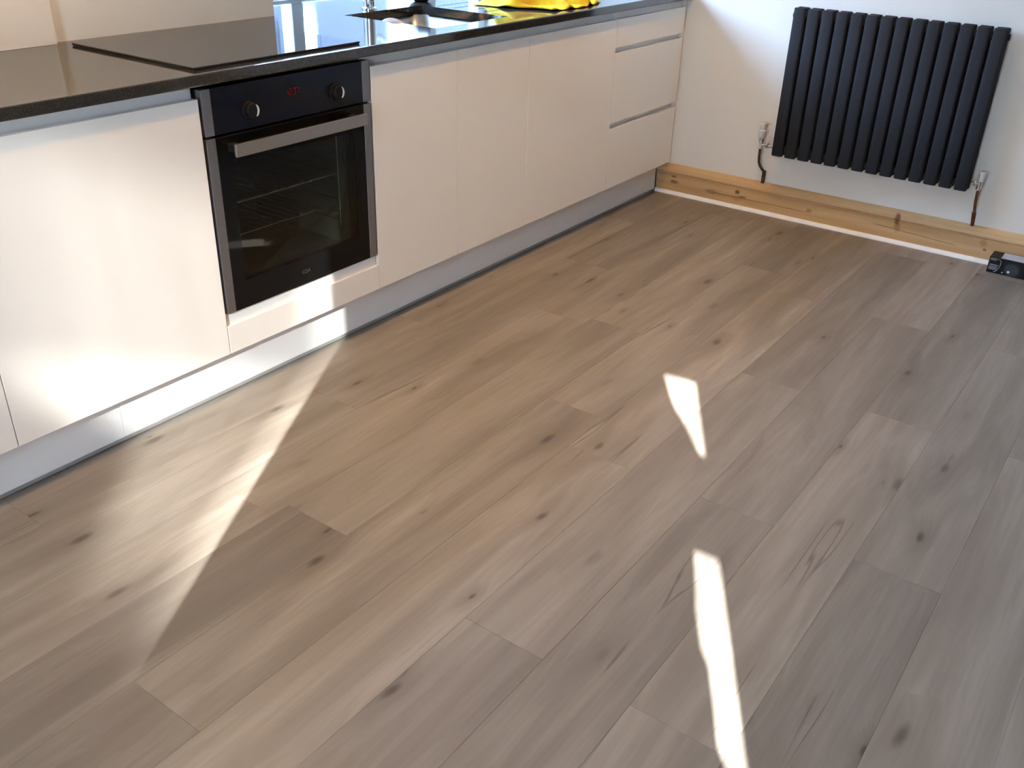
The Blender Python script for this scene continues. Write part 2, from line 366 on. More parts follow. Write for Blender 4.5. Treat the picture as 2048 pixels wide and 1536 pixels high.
# floor boards
PW, PL = 0.192, 1.38
plank_meshes = {}
def plank_mesh(L):
    k = round(L, 3)
    if k not in plank_meshes:
        b = bx(-L / 2 + 0.0001, L / 2 - 0.0001, -PW / 2 + 0.0001, PW / 2 - 0.0001, -0.008, 0, bev=0.0005, seg=1)
        me = bpy.data.meshes.new('plank'); b.to_mesh(me); b.free(); me.materials.append(M['plank']); plank_meshes[k] = me
    return plank_meshes[k]
phase = {0: -2.235, -1: -2.925, -2: -2.235, -3: -2.92, -4: -2.24, 1: -2.057, 2: -2.88, 3: -1.55, 4: -2.45, 5: -1.9, 6: -2.6}
y_a = -1.066                                        # lower edge of row 0
for k in range(-17, 9):
    yc = y_a + PW * (k + 0.5)
    if yc < YF or yc > YW: continue
    x = phase.get(k, -2.235 - (0.69 if k % 2 else 0.0))
    while x > XL: x -= PL
    while x < -0.006:
        x0, x1 = max(x, XL + 0.005), min(x + PL, -0.006)
        if x1 - x0 > 0.03: place('plank', plank_mesh(x1 - x0), ((x0 + x1) / 2, yc, 0), floor)
        x += PL

# sink window: frame, mullions, panes
fr = BM()
for a in ((WX0, WX1, 0.90, 0.96, 0.902, 0.918), (WX0, WX1, 0.90, 0.96, WZ1 - 0.06, WZ1), (WX0, WX0 + 0.055, 0.90, 0.96, 0.918, WZ1 - 0.06), (WX1 - 0.055, WX1, 0.90, 0.96, 0.918, WZ1 - 0.06),
          (-1.50, -1.44, 0.90, 0.96, 0.918, WZ1 - 0.06), (-0.72, -0.66, 0.90, 0.96, 0.918, WZ1 - 0.06)): box(fr, *a, bev=0.004)
win = struct('window_1', fr, 'upvc')
for x0, x1 in ((WX0 + 0.055, -1.50), (-1.44, -0.72), (-0.66, WX1 - 0.055)): obj('pane', bx(x0, x1, 0.925, 0.931, 0.918, WZ1 - 0.06), 'pane', win)

# glazed opening behind the photographer: frame, unseen curtains and sheet shaped for the sun patches
fr = BM(); y0, y1, z0, z1 = W2
for a in ((y0, y0 + 0.06, z0, z1), (y1 - 0.06, y1, z0, z1), (y0 + 0.06, y1 - 0.06, z0, z0 + 0.06), (y0 + 0.06, y1 - 0.06, z1 - 0.06, z1)): box(fr, XL - 0.13, XL - 0.07, *a, bev=0.003)
win2 = struct('window_2', fr, 'upvc')
def cloth_panel(name, edge0, edge1, x, mat, amp=0.02, wl=0.11, par=win2, ny=40, thick=0.003):
    """hanging cloth between two edges given as [(z, y)], gathered in vertical folds"""
    b = BM(); zs = sorted({z for z, _ in edge0} | {z for z, _ in edge1})
    def at(e, z):
        for (za, ya), (zb, yb) in zip(e, e[1:]):
            if za <= z <= zb: return ya + (yb - ya) * ((z - za) / (zb - za) if zb > za else 0)
        return e[-1][1]
    rows = []
    for z in zs:
        ya, yb = at(edge0, z), at(edge1, z)
        rows.append([b.verts.new((x + amp * math.sin(2 * math.pi * (ya + (yb - ya) * j / ny) / wl), ya + (yb - ya) * j / ny, z)) for j in range(ny + 1)])
    for r0, r1 in zip(rows, rows[1:]):
        for j in range(ny): b.faces.new((r0[j], r0[j + 1], r1[j + 1], r1[j]))
    return obj(name, b, mat, par, smooth=60)
wavy = [(0.06, -3.165), (0.9, -3.170), (1.18, -3.180), (1.237, -3.180), (1.255, -3.160), (1.335, -3.158), (1.352, -3.145), (1.40, -3.141), (1.43, -3.146), (1.478, -3.149), (1.482, -3.24), (1.652, -3.24), (1.657, -3.195), (1.69, -3.170), (1.72, -3.150), (1.735, -3.135), (1.76, -3.124), (1.818, -3.105), (1.822, -3.24), (2.2, -3.24)]  # edge cut so the unseen gap casts the floor streaks
cloth_panel('sun_mask_curtain', [(0.06, -3.50), (2.2, -3.50)], [(0.06, -3.214), (1.2, -3.217), (1.8, -3.211), (2.2, -3.211)], XL - 0.02, 'sun_mask_curtain', amp=0.004)
cloth_panel('sun_mask_curtain', wavy, [(0.06, -1.92), (2.2, -1.92)], XL - 0.02, 'sun_mask_curtain', amp=0.004, ny=120)
cloth_panel('sun_patch_mask', [(0.06, -1.935), (2.2, -1.935)], [(0.06, -1.05), (2.2, -1.05)], XL - 0.012, 'sun_patch_mask', amp=0.003)

# skirting and floor bead along the radiator wall
prof = [(0.0, 0.0), (-0.022, 0.0), (-0.022, 0.090), (-0.0165, 0.0925), (-0.0165, 0.0975), (-0.0215, 0.101), (-0.0225, 0.106), (-0.0195, 0.122), (-0.013, 0.134), (-0.008, 0.1395), (0.0, 0.1395)]
struct('baseboard_right', prism(BM(), prof, 'y', YF, 0.06), 'pine')
q = [(-0.0222, 0.0)] + [(-0.0222 - 0.014 * math.cos(t * math.pi / 2 / 6), 0.016 * math.sin(t * math.pi / 2 / 6)) for t in range(7)]
struct('trim_1', prism(BM(), q, 'y', YF, 0.0585), 'bead')

# outside the sink window: paving and an added screen, gaps placed for the bright bars mirrored indoors
struct('ground_outside', bx(-6, 8, 1.0, 6, -0.3, -0.02), 'ground')
reflect_screen = thing('reflection_screen', 'unseen dark screen added outside, its gaps shaping the reflections in hob and worktop', 'reflect_screen', (0.5, 3.0, -0.02))
obj('screen_base', bx(-4.0, 6.0, 3.0, 3.05, -0.02, 1.34), 'reflect_screen', reflect_screen)
for x0, x1 in ((-4.0, -2.5), (-2.48, -1.2), (-1.18, 0.235), (0.262, 0.45), (0.62, 1.30), (1.72, 3.1), (3.12, 4.6), (4.62, 6.0)): obj('screen_panel', bx(x0, x1, 3.0, 3.04, 1.34, 1.86, bev=0.004), 'reflect_screen', reflect_screen)

# ------------------------------------------------------------------ base cabinets
SX = [-3.8379, -3.2379, -2.6277, -2.0277, -1.6264, -1.2220, -0.6164, -0.022]   # seams between the fronts
ZB, ZT, GAP = 0.150, 0.8405, 0.0012
def carcass(t, x0, x1, z1=0.866, y0=0.045):
    b = BM(); box(b, x0 + 0.0006, x0 + 0.018, y0, 0.56, ZB + 0.002, z1); box(b, x1 - 0.018, x1 - 0.0006, y0, 0.56, ZB + 0.002, z1)
    box(b, x0 + 0.018, x1 - 0.018, y0, 0.56, ZB + 0.002, ZB + 0.02); box(b, x0 + 0.018, x1 - 0.018, 0.55, 0.56, ZB + 0.02, z1)
    obj('carcass', b, 'carcass', t)
def rail(t, x0, x1, z0, z1, y=0.026):      # recessed grip rail above a front
    b = BM(); box(b, x0 + 0.0006, x1 - 0.0006, y, y + 0.016, z0 - 0.03, z1); obj('grip_rail', b, 'railw', t)
def front(name, t, x0, x1, z0, z1): return obj(name, bx(x0 + GAP, x1 - GAP, 0.0, 0.019, z0, z1, bev=0.0008), 'gloss', t)
def base_unit(x0, x1, label, fronts):
    t = thing('base_cabinet', label, 'cabinet', ((x0 + x1) / 2, 0.3, ZB), 'white handleless base cabinets')
    carcass(t, x0, x1)
    for a, b in fronts: front('door', t, a, b, ZB, ZT)
    rail(t, x0, x1, ZT, 0.8725)
    return t
base_unit(SX[0], SX[1], 'white gloss cabinet cut by the left picture edge', [(SX[0], SX[1])])
base_unit(SX[1], SX[2], 'wide white gloss cabinet brightly sunlit, left of the oven', [(SX[1], SX[2])])
base_unit(SX[3], SX[5], 'white gloss double door sink cabinet just right of the oven', [(SX[3], SX[4]), (SX[4], SX[5])])
base_unit(SX[5], SX[6], 'white gloss single door cabinet between sink cabinet and drawers', [(SX[5], SX[6])])
t = thing('drawer_cabinet', 'white gloss three drawer cabinet in the corner by the radiator wall', 'cabinet', ((SX[6] + SX[7]) / 2, 0.3, ZB), 'white handleless base cabinets')
carcass(t, SX[6], SX[7])
for z0, z1 in ((0.733, ZT), (0.431, 0.711), (ZB, 0.408)): front('drawer_front', t, SX[6], SX[7], z0, z1)
for z0, z1 in ((ZT, 0.8725), (0.711, 0.745), (0.408, 0.443)): rail(t, SX[6] + (0.004 if z0 < 0.8 else 0), SX[7], z0, z1, y=0.024)
obj('filler_strip', bx(SX[7] + 0.001, -0.001, 0.012, 0.03, ZB, 0.8725), 'gloss', t)
t = thing('oven_cabinet', 'white housing cabinet under and around the built-in oven', 'cabinet', (-2.3277, 0.3, ZB), 'white handleless base cabinets')
carcass(t, SX[2], SX[3], 0.862, 0.05)
front('drawer_front', t, SX[2] + 0.001, SX[3], ZB, 0.231)
obj('grip_rail', bx(SX[2] + 0.004, SX[3] - 0.004, 0.010, 0.028, 0.215, 0.2655, bev=0.001), 'railw', t)

# plinth boards with a seal along the floor
for x0, x1, lab in ((SX[0], -2.945, 'white plinth board at the left, beneath the sunlit cabinet'), (-2.945, -0.0365, 'long white plinth board from under the oven to the radiator wall')):
    t = thing('plinth', lab, 'plinth', ((x0 + x1) / 2, 0.067, 0), 'plinth boards')
    obj('board', bx(x0 + 0.0004, x1 - 0.0004, 0.0595, 0.075, 0.012, 0.1495, bev=0.0008), 'plinthw', t)
    obj('seal_strip', bx(x0, x1, 0.0570, 0.0594, 0.0035, 0.0125), 'seal', t)
    obj('shadow_strip', bx(x0, x1, 0.062, 0.072, 0.0, 0.0120), 'shadowgap', t)  # dark strip put in for the shade under the plinth

# ------------------------------------------------------------------ worktop, sink, hob, tap
ZW0, ZW = 0.8735, 0.9020
HX0, HX1, HY0, HY1 = -1.655, -1.262, 0.070, 0.470
xs = [-3.84, WX0 + 0.0015, HX0, HX1, -1.235, -0.80, WX1 - 0.0015, -0.002]
gy0 = [0.195, 0.262, 0.335, 0.408]
ys = [-0.022, HY0] + sum([[g, g + 0.007] for g in gy0], []) + [HY1, YW - 0.001, 0.899]
ys = sorted(set(ys))
def wt(i, j):
    xc, yc = (xs[i] + xs[i + 1]) / 2, (ys[j] + ys[j + 1]) / 2
    if yc > YW - 0.001 and not (WX0 < xc < WX1): return None
    if HX0 < xc < HX1 and HY0 < yc < HY1: return None
    if -1.235 < xc < -0.80 and any(g < yc < g + 0.007 for g in gy0): return ZW - 0.003
    return ZW
b = heightgrid(BM(), xs, ys, wt, ZW0)
# dissolve coplanar cells, soften the outer arrises
bmesh.ops.dissolve_limit(b, angle_limit=0.01, verts=b.verts[:], edges=b.edges[:])
ed = [e for e in b.edges if len(e.link_faces) == 2 and e.calc_face_angle(0) > 1.0 and abs(e.verts[0].co.z - e.verts[1].co.z) < 1e-5 and (max(abs(e.verts[0].co.y + 0.022), abs(e.verts[1].co.y + 0.022)) < 1e-4)]
bmesh.ops.bevel(b, geom=ed, offset=0.0035, segments=3, profile=0.5, affect='EDGES')
tag(obj('worktop', b, 'stone'), 'long dark polished stone worktop running over all the white cabinets', 'worktop')

t = thing('kitchen_sink', 'square undermounted stainless steel sink bowl set in the dark worktop', 'sink', (-1.4585, 0.27, 0.70))
b = BM(); bb = bmesh.new()
r = bmesh.ops.create_cube(bb, size=1.0)
for v in bb.verts: v.co = Vector((-1.4585 + v.co.x * (HX1 - HX0 + 0.008), 0.27 + v.co.y * (HY1 - HY0 + 0.008), 0.7865 + v.co.z * 0.173))
top = [f for f in bb.faces if f.normal.z > 0.9]; bmesh.ops.delete(bb, geom=top, context='FACES')
ve = [e for e in bb.edges if abs(e.verts[0].co.z - e.verts[1].co.z) > 0.1]; bmesh.ops.bevel(bb, geom=ve, offset=0.06, segments=8, profile=0.5, affect='EDGES')
be = [e for e in bb.edges if e.verts[0].co.z < 0.71 and e.verts[1].co.z < 0.71]; bmesh.ops.bevel(bb, geom=be, offset=0.02, segments=4, profile=0.5, affect='EDGES')
bmesh.ops.reverse_faces(bb, faces=bb.faces)
o = obj('bowl', bb, 'sinksteel', t, smooth=40); md = o.modifiers.new('sheet', 'SOLIDIFY'); md.thickness = 0.0015; md.offset = -1
obj('drain', lathe(BM(), (-1.4585, 0.30, 0.7005), [(0.045, 0), (0.045, 0.003), (0.036, 0.004), (0.034, 0.001), (0.012, 0.001)]), 'chrome', t, smooth=30)

t = thing('induction_hob', 'black glass hob set in the dark worktop above the oven', 'hob', (-2.3277, 0.28, ZW))
hx = 0.2855
obj('trim_frame', bx(-2.3277 - hx + 0.002, -2.3277 + hx - 0.002, 0.023, 0.533, ZW + 0.0001, ZW + 0.0025), 'black', t)
g_ = obj('glass_top', bx(-2.3277 - hx, -2.3277 + hx, 0.021, 0.535, ZW + 0.0025, ZW + 0.0075, bev=0.0016), 'blackglass', t)

t = thing('kitchen_tap', 'chrome mixer tap behind the sink bowl', 'tap', (-1.485, 0.515, ZW))
obj('base', lathe(BM(), (-1.485, 0.515, ZW), [(0.026, 0), (0.026, 0.006), (0.020, 0.010), (0.020, 0.028), (0.022, 0.030)]), 'chrome', t, smooth=30)
obj('body', lathe(BM(), (-1.485, 0.515, ZW + 0.03), [(0.022, 0), (0.022, 0.12), (0.016, 0.13), (0.013, 0.135)]), 'chrome', t, smooth=30)
obj('spout', tube(BM(), [(-1.485, 0.515, ZW + 0.16), (-1.485, 0.515, ZW + 0.27), (-1.482, 0.49, ZW + 0.31), (-1.478, 0.44, ZW + 0.325), (-1.472, 0.38, ZW + 0.31), (-1.47, 0.36, ZW + 0.27)], 0.011, 14), 'chrome', t, smooth=60)
obj('lever', tube(BM(), [(-1.466, 0.515, ZW + 0.09), (-1.43, 0.515, ZW + 0.10), (-1.39, 0.51, ZW + 0.125)], [0.009, 0.007, 0.005], 10), 'chrome', t, smooth=60)

# pale plate leaning in the sink
nrm = Vector((0.982, 0.0, 0.19)).normalized(); pc = Vector((-1.622, 0.265, 0.8075))
b = lathe(BM(), pc, [(0.02, -0.006), (0.06, -0.006), (0.103, 0.004), (0.105, 0.006), (0.103, 0.007), (0.062, -0.001), (0.02, -0.002)], nrm, 40)
tag(obj('plate', b, 'plate', smooth=40), 'pale plate standing in the sink, rim showing', 'plate')
# dark pot behind the sink
b = lathe(BM(), (-1.170, 0.545, ZW), [(0.022, 0), (0.026, 0.001), (0.040, 0.010), (0.052, 0.028), (0.056, 0.050), (0.050, 0.078), (0.036, 0.095), (0.034, 0.112), (0.030, 0.112), (0.030, 0.08), (0.01, 0.03)])
tag(obj('dark_pot', b, 'pot', smooth=40, base=True), 'dark round bellied pot behind the sink corner', 'pot')

# yellow cleaning cloth, crumpled, with pinked edges
def make_cloth():
    b = BM(); nu, nv = 64, 56; P = {}
    A, B_, C, D = Vector((-1.125, 0.335)), Vector((-1.035, 0.035)), Vector((-0.655, 0.060)), Vector((-0.72, 0.46))
    rr = random.Random(3)
    for i in range(nu + 1):
        for j in range(nv + 1):
            u, v = i / nu, j / nv
            e = 0.006 if (i in (0, nu) and j % 2) or (j in (0, nv) and i % 2) else 0.0
            p = B_ * (1 - u) * (1 - v) + C * u * (1 - v) + D * u * v + A * (1 - u) * v
            cen = (A + B_ + C + D) / 4; p = p + (cen - p).normalized() * e
            p.y -= 0.030 * math.sin(math.pi * u) * (1 - v); p.x += 0.012 * math.sin(9 * v + 2 * u) * (1 - u)
            ridge = lambda t0, wdt: math.exp(-((u - t0 + 0.10 * math.sin(3 * v + t0 * 9)) / wdt) ** 2)
            z = 0.062 * ridge(0.30, 0.040) * (0.35 + 0.65 * v) + 0.045 * ridge(0.52, 0.028) * (1 - 0.4 * v) + 0.034 * ridge(0.70, 0.07) * v + 0.016 * ridge(0.12, 0.05)
            z += 0.028 * math.exp(-((v - 0.55 + 0.12 * math.sin(5 * u)) / 0.10) ** 2) + 0.05 * math.exp(-((u - 0.45) ** 2 + (v - 0.75) ** 2) / 0.05)
            edge = min(u, 1 - u, v, 1 - v); z = z * min(1, 0.25 + edge * 7) + 0.004 * (1 + math.sin(31 * u + 5 * v)) * (1 - v) * (0.4 + u) * min(1, edge * 40 + .25)
            P[i, j] = b.verts.new((p.x, p.y, ZW + 0.0018 + max(0, z)))
    for i in range(nu):
        for j in range(nv): b.faces.new((P[i, j], P[i + 1, j], P[i + 1, j + 1], P[i, j + 1]))
    o = obj('cleaning_cloth', b, 'yellow', smooth=70, base=True); md = o.modifiers.new('thickness', 'SOLIDIFY'); md.thickness = 0.0014; md.offset = 1
    return tag(o, 'bright yellow crumpled cleaning cloth with zigzag edges on the worktop', 'cloth')
make_cloth()

# ------------------------------------------------------------------ oven
OZ, OX0, OX1 = 0.2666, -2.6205, -2.0345
OT = OZ + 0.594; CX = (OX0 + OX1) / 2
ov = thing('built_in_oven', 'black glass built-in oven with steel side strips and bar handle', 'oven', (CX, 0.25, OZ))
SW = 0.0285
obj('control_panel', bx(OX0 + SW, OX1 - SW, -0.0005, 0.02, 0.7465, OT, bev=0.001), 'panelglass', ov)
dr = BM(); ix0, ix1, iz0, iz1 = -2.548, -2.108, 0.345, 0.668
for a in ((OX0 + SW, ix0, OZ, 0.7395), (ix1, OX1 - SW, OZ, 0.7395), (ix0, ix1, OZ, iz0), (ix0, ix1, iz1, 0.7395)): box(dr, a[0], a[1], 0.0, 0.020, a[2], a[3])
dr = obj('door', dr, 'doorglass', ov)
obj('door_window', bx(ix0, ix1, 0.0005, 0.004, iz0, iz1), 'ovenpane', dr)
for x0, x1 in ((OX0, OX0 + SW), (OX1 - SW, OX1)):
    obj('side_strip', bx(x0, x1, -0.0015, 0.02, 0.7465, OT, bev=0.0012), 'steel', ov, label='steel end strip')
    obj('side_strip', bx(x0, x1, -0.0015, 0.02, OZ, 0.7395, bev=0.0012), 'steel', dr, label='steel end strip')
h = obj('handle', bx(-2.5665, -2.095, -0.047, -0.037, 0.6935, 0.7265, bev=0.002), 'steelh', dr, label='flat steel bar handle')
for x in (-2.545, -2.118): obj('handle_post', bx(x - 0.012, x + 0.012, -0.037, 0.0, 0.700, 0.720, bev=0.001), 'black', dr)
# cavity behind the door
b = BM(); cx0, cx1, cz0, cz1, cyb = -2.565, -2.132, 0.330, 0.690, 0.44
box(b, cx0 - 0.01, cx0, 0.022, cyb, cz0, cz1); box(b, cx1, cx1 + 0.01, 0.022, cyb, cz0, cz1); box(b, cx0 - 0.01, cx1 + 0.01, 0.022, cyb, cz0 - 0.01, cz0); box(b, cx0 - 0.01, cx1 + 0.01, 0.022, cyb, cz1, cz1 + 0.01); box(b, cx0, cx1, cyb, cyb + 0.01, cz0, cz1)
obj('cavity', b, 'enamel', ov)
b = BM(); box(b, OX0 + 0.004, OX1 - 0.004, 0.021, 0.034, OZ + 0.004, cz0 - 0.011); box(b, OX0 + 0.004, OX1 - 0.004, 0.021, 0.034, cz1 + 0.011, OT - 0.004)
box(b, OX0 - 0.0065, cx0 - 0.011, 0.021, 0.034, cz0 - 0.011, cz1 + 0.011); box(b, cx1 + 0.011, OX1 - 0.004, 0.021, 0.034, cz0 - 0.011, cz1 + 0.011)
obj('face_frame', b, 'black', ov)
for z in (0.545, 0.455):                            # wire shelves
    b = tube(BM(), [(cx0 + 0.012, 0.045, z), (cx1 - 0.012, 0.045, z)], 0.0022, 6); tube(b, [(cx0 + 0.012, 0.40, z), (cx1 - 0.012, 0.40, z)], 0.0022, 6)
    for i in range(15):
        x = cx0 + 0.022 + (cx1 - cx0 - 0.044) * i / 14
        tube(b, [(x, 0.0425, z + 0.008), (x, 0.0455, z + 0.0035), (x, 0.40, z + 0.0035)], [0.0017, 0.0008, 0.0006], 5)
    obj('wire_shelf', b, 'brightwire', ov, smooth=60)
for sx in (cx0 + 0.005, cx1 - 0.005):               # side runner ladders
    b = BM()
    for z in (0.40, 0.425, 0.465, 0.49, 0.52, 0.545, 0.575, 0.60, 0.63, 0.65): tube(b, [(sx, 0.05, z), (sx, 0.42, z)], 0.0022, 6)
    tube(b, [(sx + (0.003 if sx > CX else -0.003), 0.047, 0.385), (sx + (0.003 if sx > CX else -0.003), 0.047, 0.665)], 0.0016, 6)
    obj('runner', b, 'brightwire', ov, smooth=60)
for x, z in ((-2.4805, 0.7925), (-2.176, 0.7925)):
    k = obj('knob', lathe(BM(), (x, 0.0, z), [(0.0225, 0), (0.0225, 0.006), (0.0195, 0.008), (0.0185, 0.019), (0.0165, 0.021), (0.002, 0.021)], (0, -1, 0), 32), 'knobblack', ov, smooth=35)
    b = BM(); pts = []
    for i in range(9):
        a = -1.05 + 2.1 * i / 8; pts.append((x + 0.0178 * math.cos(a) , z + 0.0178 * math.sin(a)))
    for i in range(9):
        a = 0.85 - 1.7 * i / 8; pts.append((x + 0.0035 + 0.0095 * math.cos(a), z + 0.0165 * math.sin(a)))
    obj('glint_crescent', prism(b, pts, 'y', -0.0235, -0.0208), 'knobglint', k, label='pale crescent painting the reflected glint on the knob')  # pale crescent stands in for a reflection on the knob face
# red clock digits, seven segments each
SEG = {'1': 'bc', '2': 'abged', '3': 'abgcd', '7': 'abc'}
def digit(bm, ch, x, z, wd, hg, th):
    sl = lambda zz: 0.12 * (zz - z)
    def bar(x0, z0, x1, z1):
        if abs(z1 - z0) < 1e-6: poly = [(x0 + sl(z0), z0 - th / 2), (x1 + sl(z0), z0 - th / 2), (x1 + sl(z0), z0 + th / 2), (x0 + sl(z0), z0 + th / 2)]
        else: poly = [(x0 - th / 2 + sl(z0), z0), (x0 + th / 2 + sl(z0), z0), (x1 + th / 2 + sl(z1), z1), (x1 - th / 2 + sl(z1), z1)]
        prism(bm, poly, 'y', -0.0012, -0.0004)
    g2 = th * 0.7; m = z + hg / 2
    S7 = {'a': (x, z + hg, x + wd, z + hg), 'g': (x, m, x + wd, m), 'd': (x, z, x + wd, z), 'f': (x, m + g2, x, z + hg - g2), 'e': (x, z + g2, x, m - g2), 'b': (x + wd, m + g2, x + wd, z + hg - g2), 'c': (x + wd, z + g2, x + wd, m - g2)}
    for s in SEG[ch]: bar(*S7[s])
b = BM()
for ch, x in zip('1237', (-2.352, -2.340, -2.326, -2.314)): digit(b, ch, x, 0.8085, 0.0075, 0.0145, 0.0017)
for z in (0.813, 0.8185): box(b, -2.3302, -2.3288, -0.0012, -0.0004, z, z + 0.0014)
obj('clock_display', b, 'led', ov, label='red clock digits reading 12:37')
def text_part(name, body, size, center, mat, parent):
    cu = bpy.data.curves.new('txt', 'FONT'); cu.body = body; cu.size = size; cu.align_x = 'CENTER'; cu.align_y = 'CENTER'; cu.extrude = 0.0002
    to = bpy.data.objects.new('txt', cu); COL.objects.link(to); dg = bpy.context.evaluated_depsgraph_get()
    me = bpy.data.meshes.new_from_object(to.evaluated_get(dg)); bpy.data.objects.remove(to); bpy.data.curves.remove(cu)
    me.transform(Matrix.Rotation(math.radians(90), 4, 'X')); me.materials.clear(); me.materials.append(M[mat])
    return place(name, me, center, parent)
o = text_part('brand_lettering', 'CDA', 0.0155, (-2.330, -0.0004, 0.304), 'print', dr)

# ------------------------------------------------------------------ radiator
ra = thing('radiator', 'anthracite column radiator hung on the white wall', 'radiator', (-0.06, -0.917, 0.287))
RY0, RW, RZ, RH, NR = -0.5128, 0.809, 0.2869, 0.603, 14
pitch = (RW + 0.0095) / NR; tw = pitch - 0.0095
def tube_mesh(wd, dp):
    b = BM(); n = 20; rs = []
    for z, k in ((0, 0.9), (0.003, 1), (RH - 0.003, 1), (RH, 0.9)):
        rr = []
        for i in range(n):
            a = 2 * math.pi * i / n; c, s = math.cos(a), math.sin(a)
            rr.append(b.verts.new((k * dp / 2 * math.copysign(abs(c) ** 0.6, c), k * wd / 2 * math.copysign(abs(s) ** 0.42, s), z)))
        rs.append(rr)
    skin(b, rs); b.normal_update(); bmesh.ops.recalc_face_normals(b, faces=b.faces)
    me = bpy.data.meshes.new('tube'); b.to_mesh(me); b.free(); me.materials.append(M['rad'])
    me.polygons.foreach_set('use_smooth', [True] * len(me.polygons)); me.set_sharp_from_angle(angle=math.radians(40)); return me
tm = tube_mesh(tw, 0.024)
for xr in (-0.079, -0.040):
    for i in range(NR): place('tube', tm, (xr, RY0 - tw / 2 - i * pitch, RZ), ra)
for z in (RZ + 0.03, RZ + RH - 0.03):
    b = BM(); tube(b, [(-0.0595, RY0 + 0.001, z), (-0.0595, RY0 - RW - 0.001, z)], 0.0155, 14); obj('header', b, 'rad', ra, smooth=50)
for y in (RY0 + 0.001, RY0 - RW - 0.007):
    obj('end_plug', lathe(BM(), (-0.0595, y, RZ + RH - 0.03), [(0.012, 0), (0.012, 0.006), (0.008, 0.007)], (0, 1, 0), 12), 'rad', ra, smooth=40)
for y in (RY0 - 0.13, RY0 - RW + 0.13):
    obj('wall_bracket', bx(-0.05, 0.0, y - 0.012, y + 0.012, RZ + RH - 0.09, RZ + RH - 0.03), 'rad', ra)
# left thermostatic valve and its pipe
y = -0.448; xv = -0.055; zv = RZ + 0.030
v = obj('valve', lathe(BM(), (xv, y, zv - 0.02), [(0.008, 0), (0.011, 0.002), (0.011, 0.012), (0.0085, 0.014), (0.0085, 0.028), (0.012, 0.030), (0.012, 0.044)], n=14), 'chrome', ra, smooth=35)
obj('union', tube(BM(), [(xv, y, zv), (xv, RY0 + 0.002, zv)], [0.006, 0.009], 12), 'chrome', v, smooth=35)
obj('union_nut', lathe(BM(), (xv, y - 0.022, zv), [(0.011, 0), (0.0125, 0.002), (0.0125, 0.012), (0.011, 0.014)], (0, -1, 0), 6), 'chrome', v)
obj('valve_head', lathe(BM(), (xv, y + 0.002, zv + 0.024), [(0.013, 0), (0.0155, 0.004), (0.018, 0.020), (0.018, 0.036), (0.014, 0.040), (0.014, 0.044), (0.0155, 0.048), (0.015, 0.064), (0.011, 0.068)], (0.05, 0, 1), 20), 'whiteplastic', v, smooth=35, label='white thermostatic valve head')
obj('pipe', tube(BM(), [(xv, y, zv - 0.018), (xv + 0.004, y + 0.001, 0.262), (xv + 0.018, y + 0.003, 0.232), (xv + 0.026, y - 0.002, 0.214), (-0.030, y - 0.016, 0.200), (-0.020, y - 0.020, 0.188), (-0.016, y - 0.020, 0.138)], 0.0058, 10), 'brownpipe', ra, smooth=60)
obj('pipe_elbow', tube(BM(), [(-0.018, y - 0.0205, 0.196), (-0.016, y - 0.0200, 0.140)], 0.0078, 10), 'brownpipe', ra, smooth=60)
# right lockshield valve and its pipe
y = -1.358
v = obj('valve', lathe(BM(), (xv, y, zv - 0.026), [(0.007, 0), (0.0105, 0.003), (0.0105, 0.014), (0.008, 0.016), (0.008, 0.034), (0.011, 0.036)], n=14), 'chrome', ra, smooth=35)
obj('union', tube(BM(), [(xv, y, zv), (xv, RY0 - RW - 0.002, zv)], [0.007, 0.0065], 12), 'chrome', v, smooth=35)
obj('union_nut', lathe(BM(), (xv, y + 0.010, zv), [(0.010, 0), (0.0115, 0.002), (0.0115, 0.009), (0.010, 0.011)], (0, 1, 0), 6), 'chrome', v)
obj('valve_cap', lathe(BM(), (xv, y - 0.002, zv + 0.010), [(0.009, 0), (0.0105, 0.002), (0.0125, 0.036), (0.0115, 0.038)], (0.05, -0.04, 1), 16), 'whiteplastic', v, smooth=35, label='small white valve cap')
obj('pipe', tube(BM(), [(xv, y, zv - 0.024), (-0.050, y - 0.001, 0.250), (-0.036, y - 0.004, 0.205), (-0.020, y - 0.006, 0.175), (-0.014, y - 0.007, 0.138)], 0.0056, 10), 'copper', ra, smooth=60)
obj('pipe_coupling', tube(BM(), [(-0.030, y - 0.0045, 0.194), (-0.0150, y - 0.007, 0.142)], [0.0082, 0.0072], 10), 'copper', ra, smooth=60)

# ------------------------------------------------------------------ black retail box by the skirting
bx0, bx1, by0, by1, bh = -0.117, -0.0385, -1.93, -1.474, 0.065
t = thing('retail_box', 'small black printed box lying on the floor against the skirting', 'box', ((bx0 + bx1) / 2, (by0 + by1) / 2, 0))
obj('carton', bx(bx0, bx1, by0, by1, 0.0003, bh, bev=0.0015), 'boxblack', t)
obj('top_label', bx(bx0 + 0.002, bx1 - 0.004, by0 + 0.03, by1 - 0.040, bh, bh + 0.0004), 'boxlabel', t, label='pale lilac label on the box top')
F = bx0 - 0.0004
obj('printed_band', prism(BM(), [(by1 - 0.004, bh - 0.004), (by1 - 0.030, bh - 0.004), (by1 - 0.026, bh - 0.014), (by1 - 0.004, bh - 0.014)], 'x', F, bx0), 'boxgrey', t)
obj('printed_line', prism(BM(), [(by1 - 0.006, bh - 0.030), (by1 - 0.037, bh - 0.030), (by1 - 0.037, bh - 0.033), (by1 - 0.006, bh - 0.033)], 'x', F, bx0), 'boxline', t)
obj('printed_patch', prism(BM(), [(by1 - 0.005, bh - 0.036), (by1 - 0.036, bh - 0.036), (by1 - 0.034, bh - 0.052), (by1 - 0.005, bh - 0.052)], 'x', F, bx0), 'boxgrey', t)
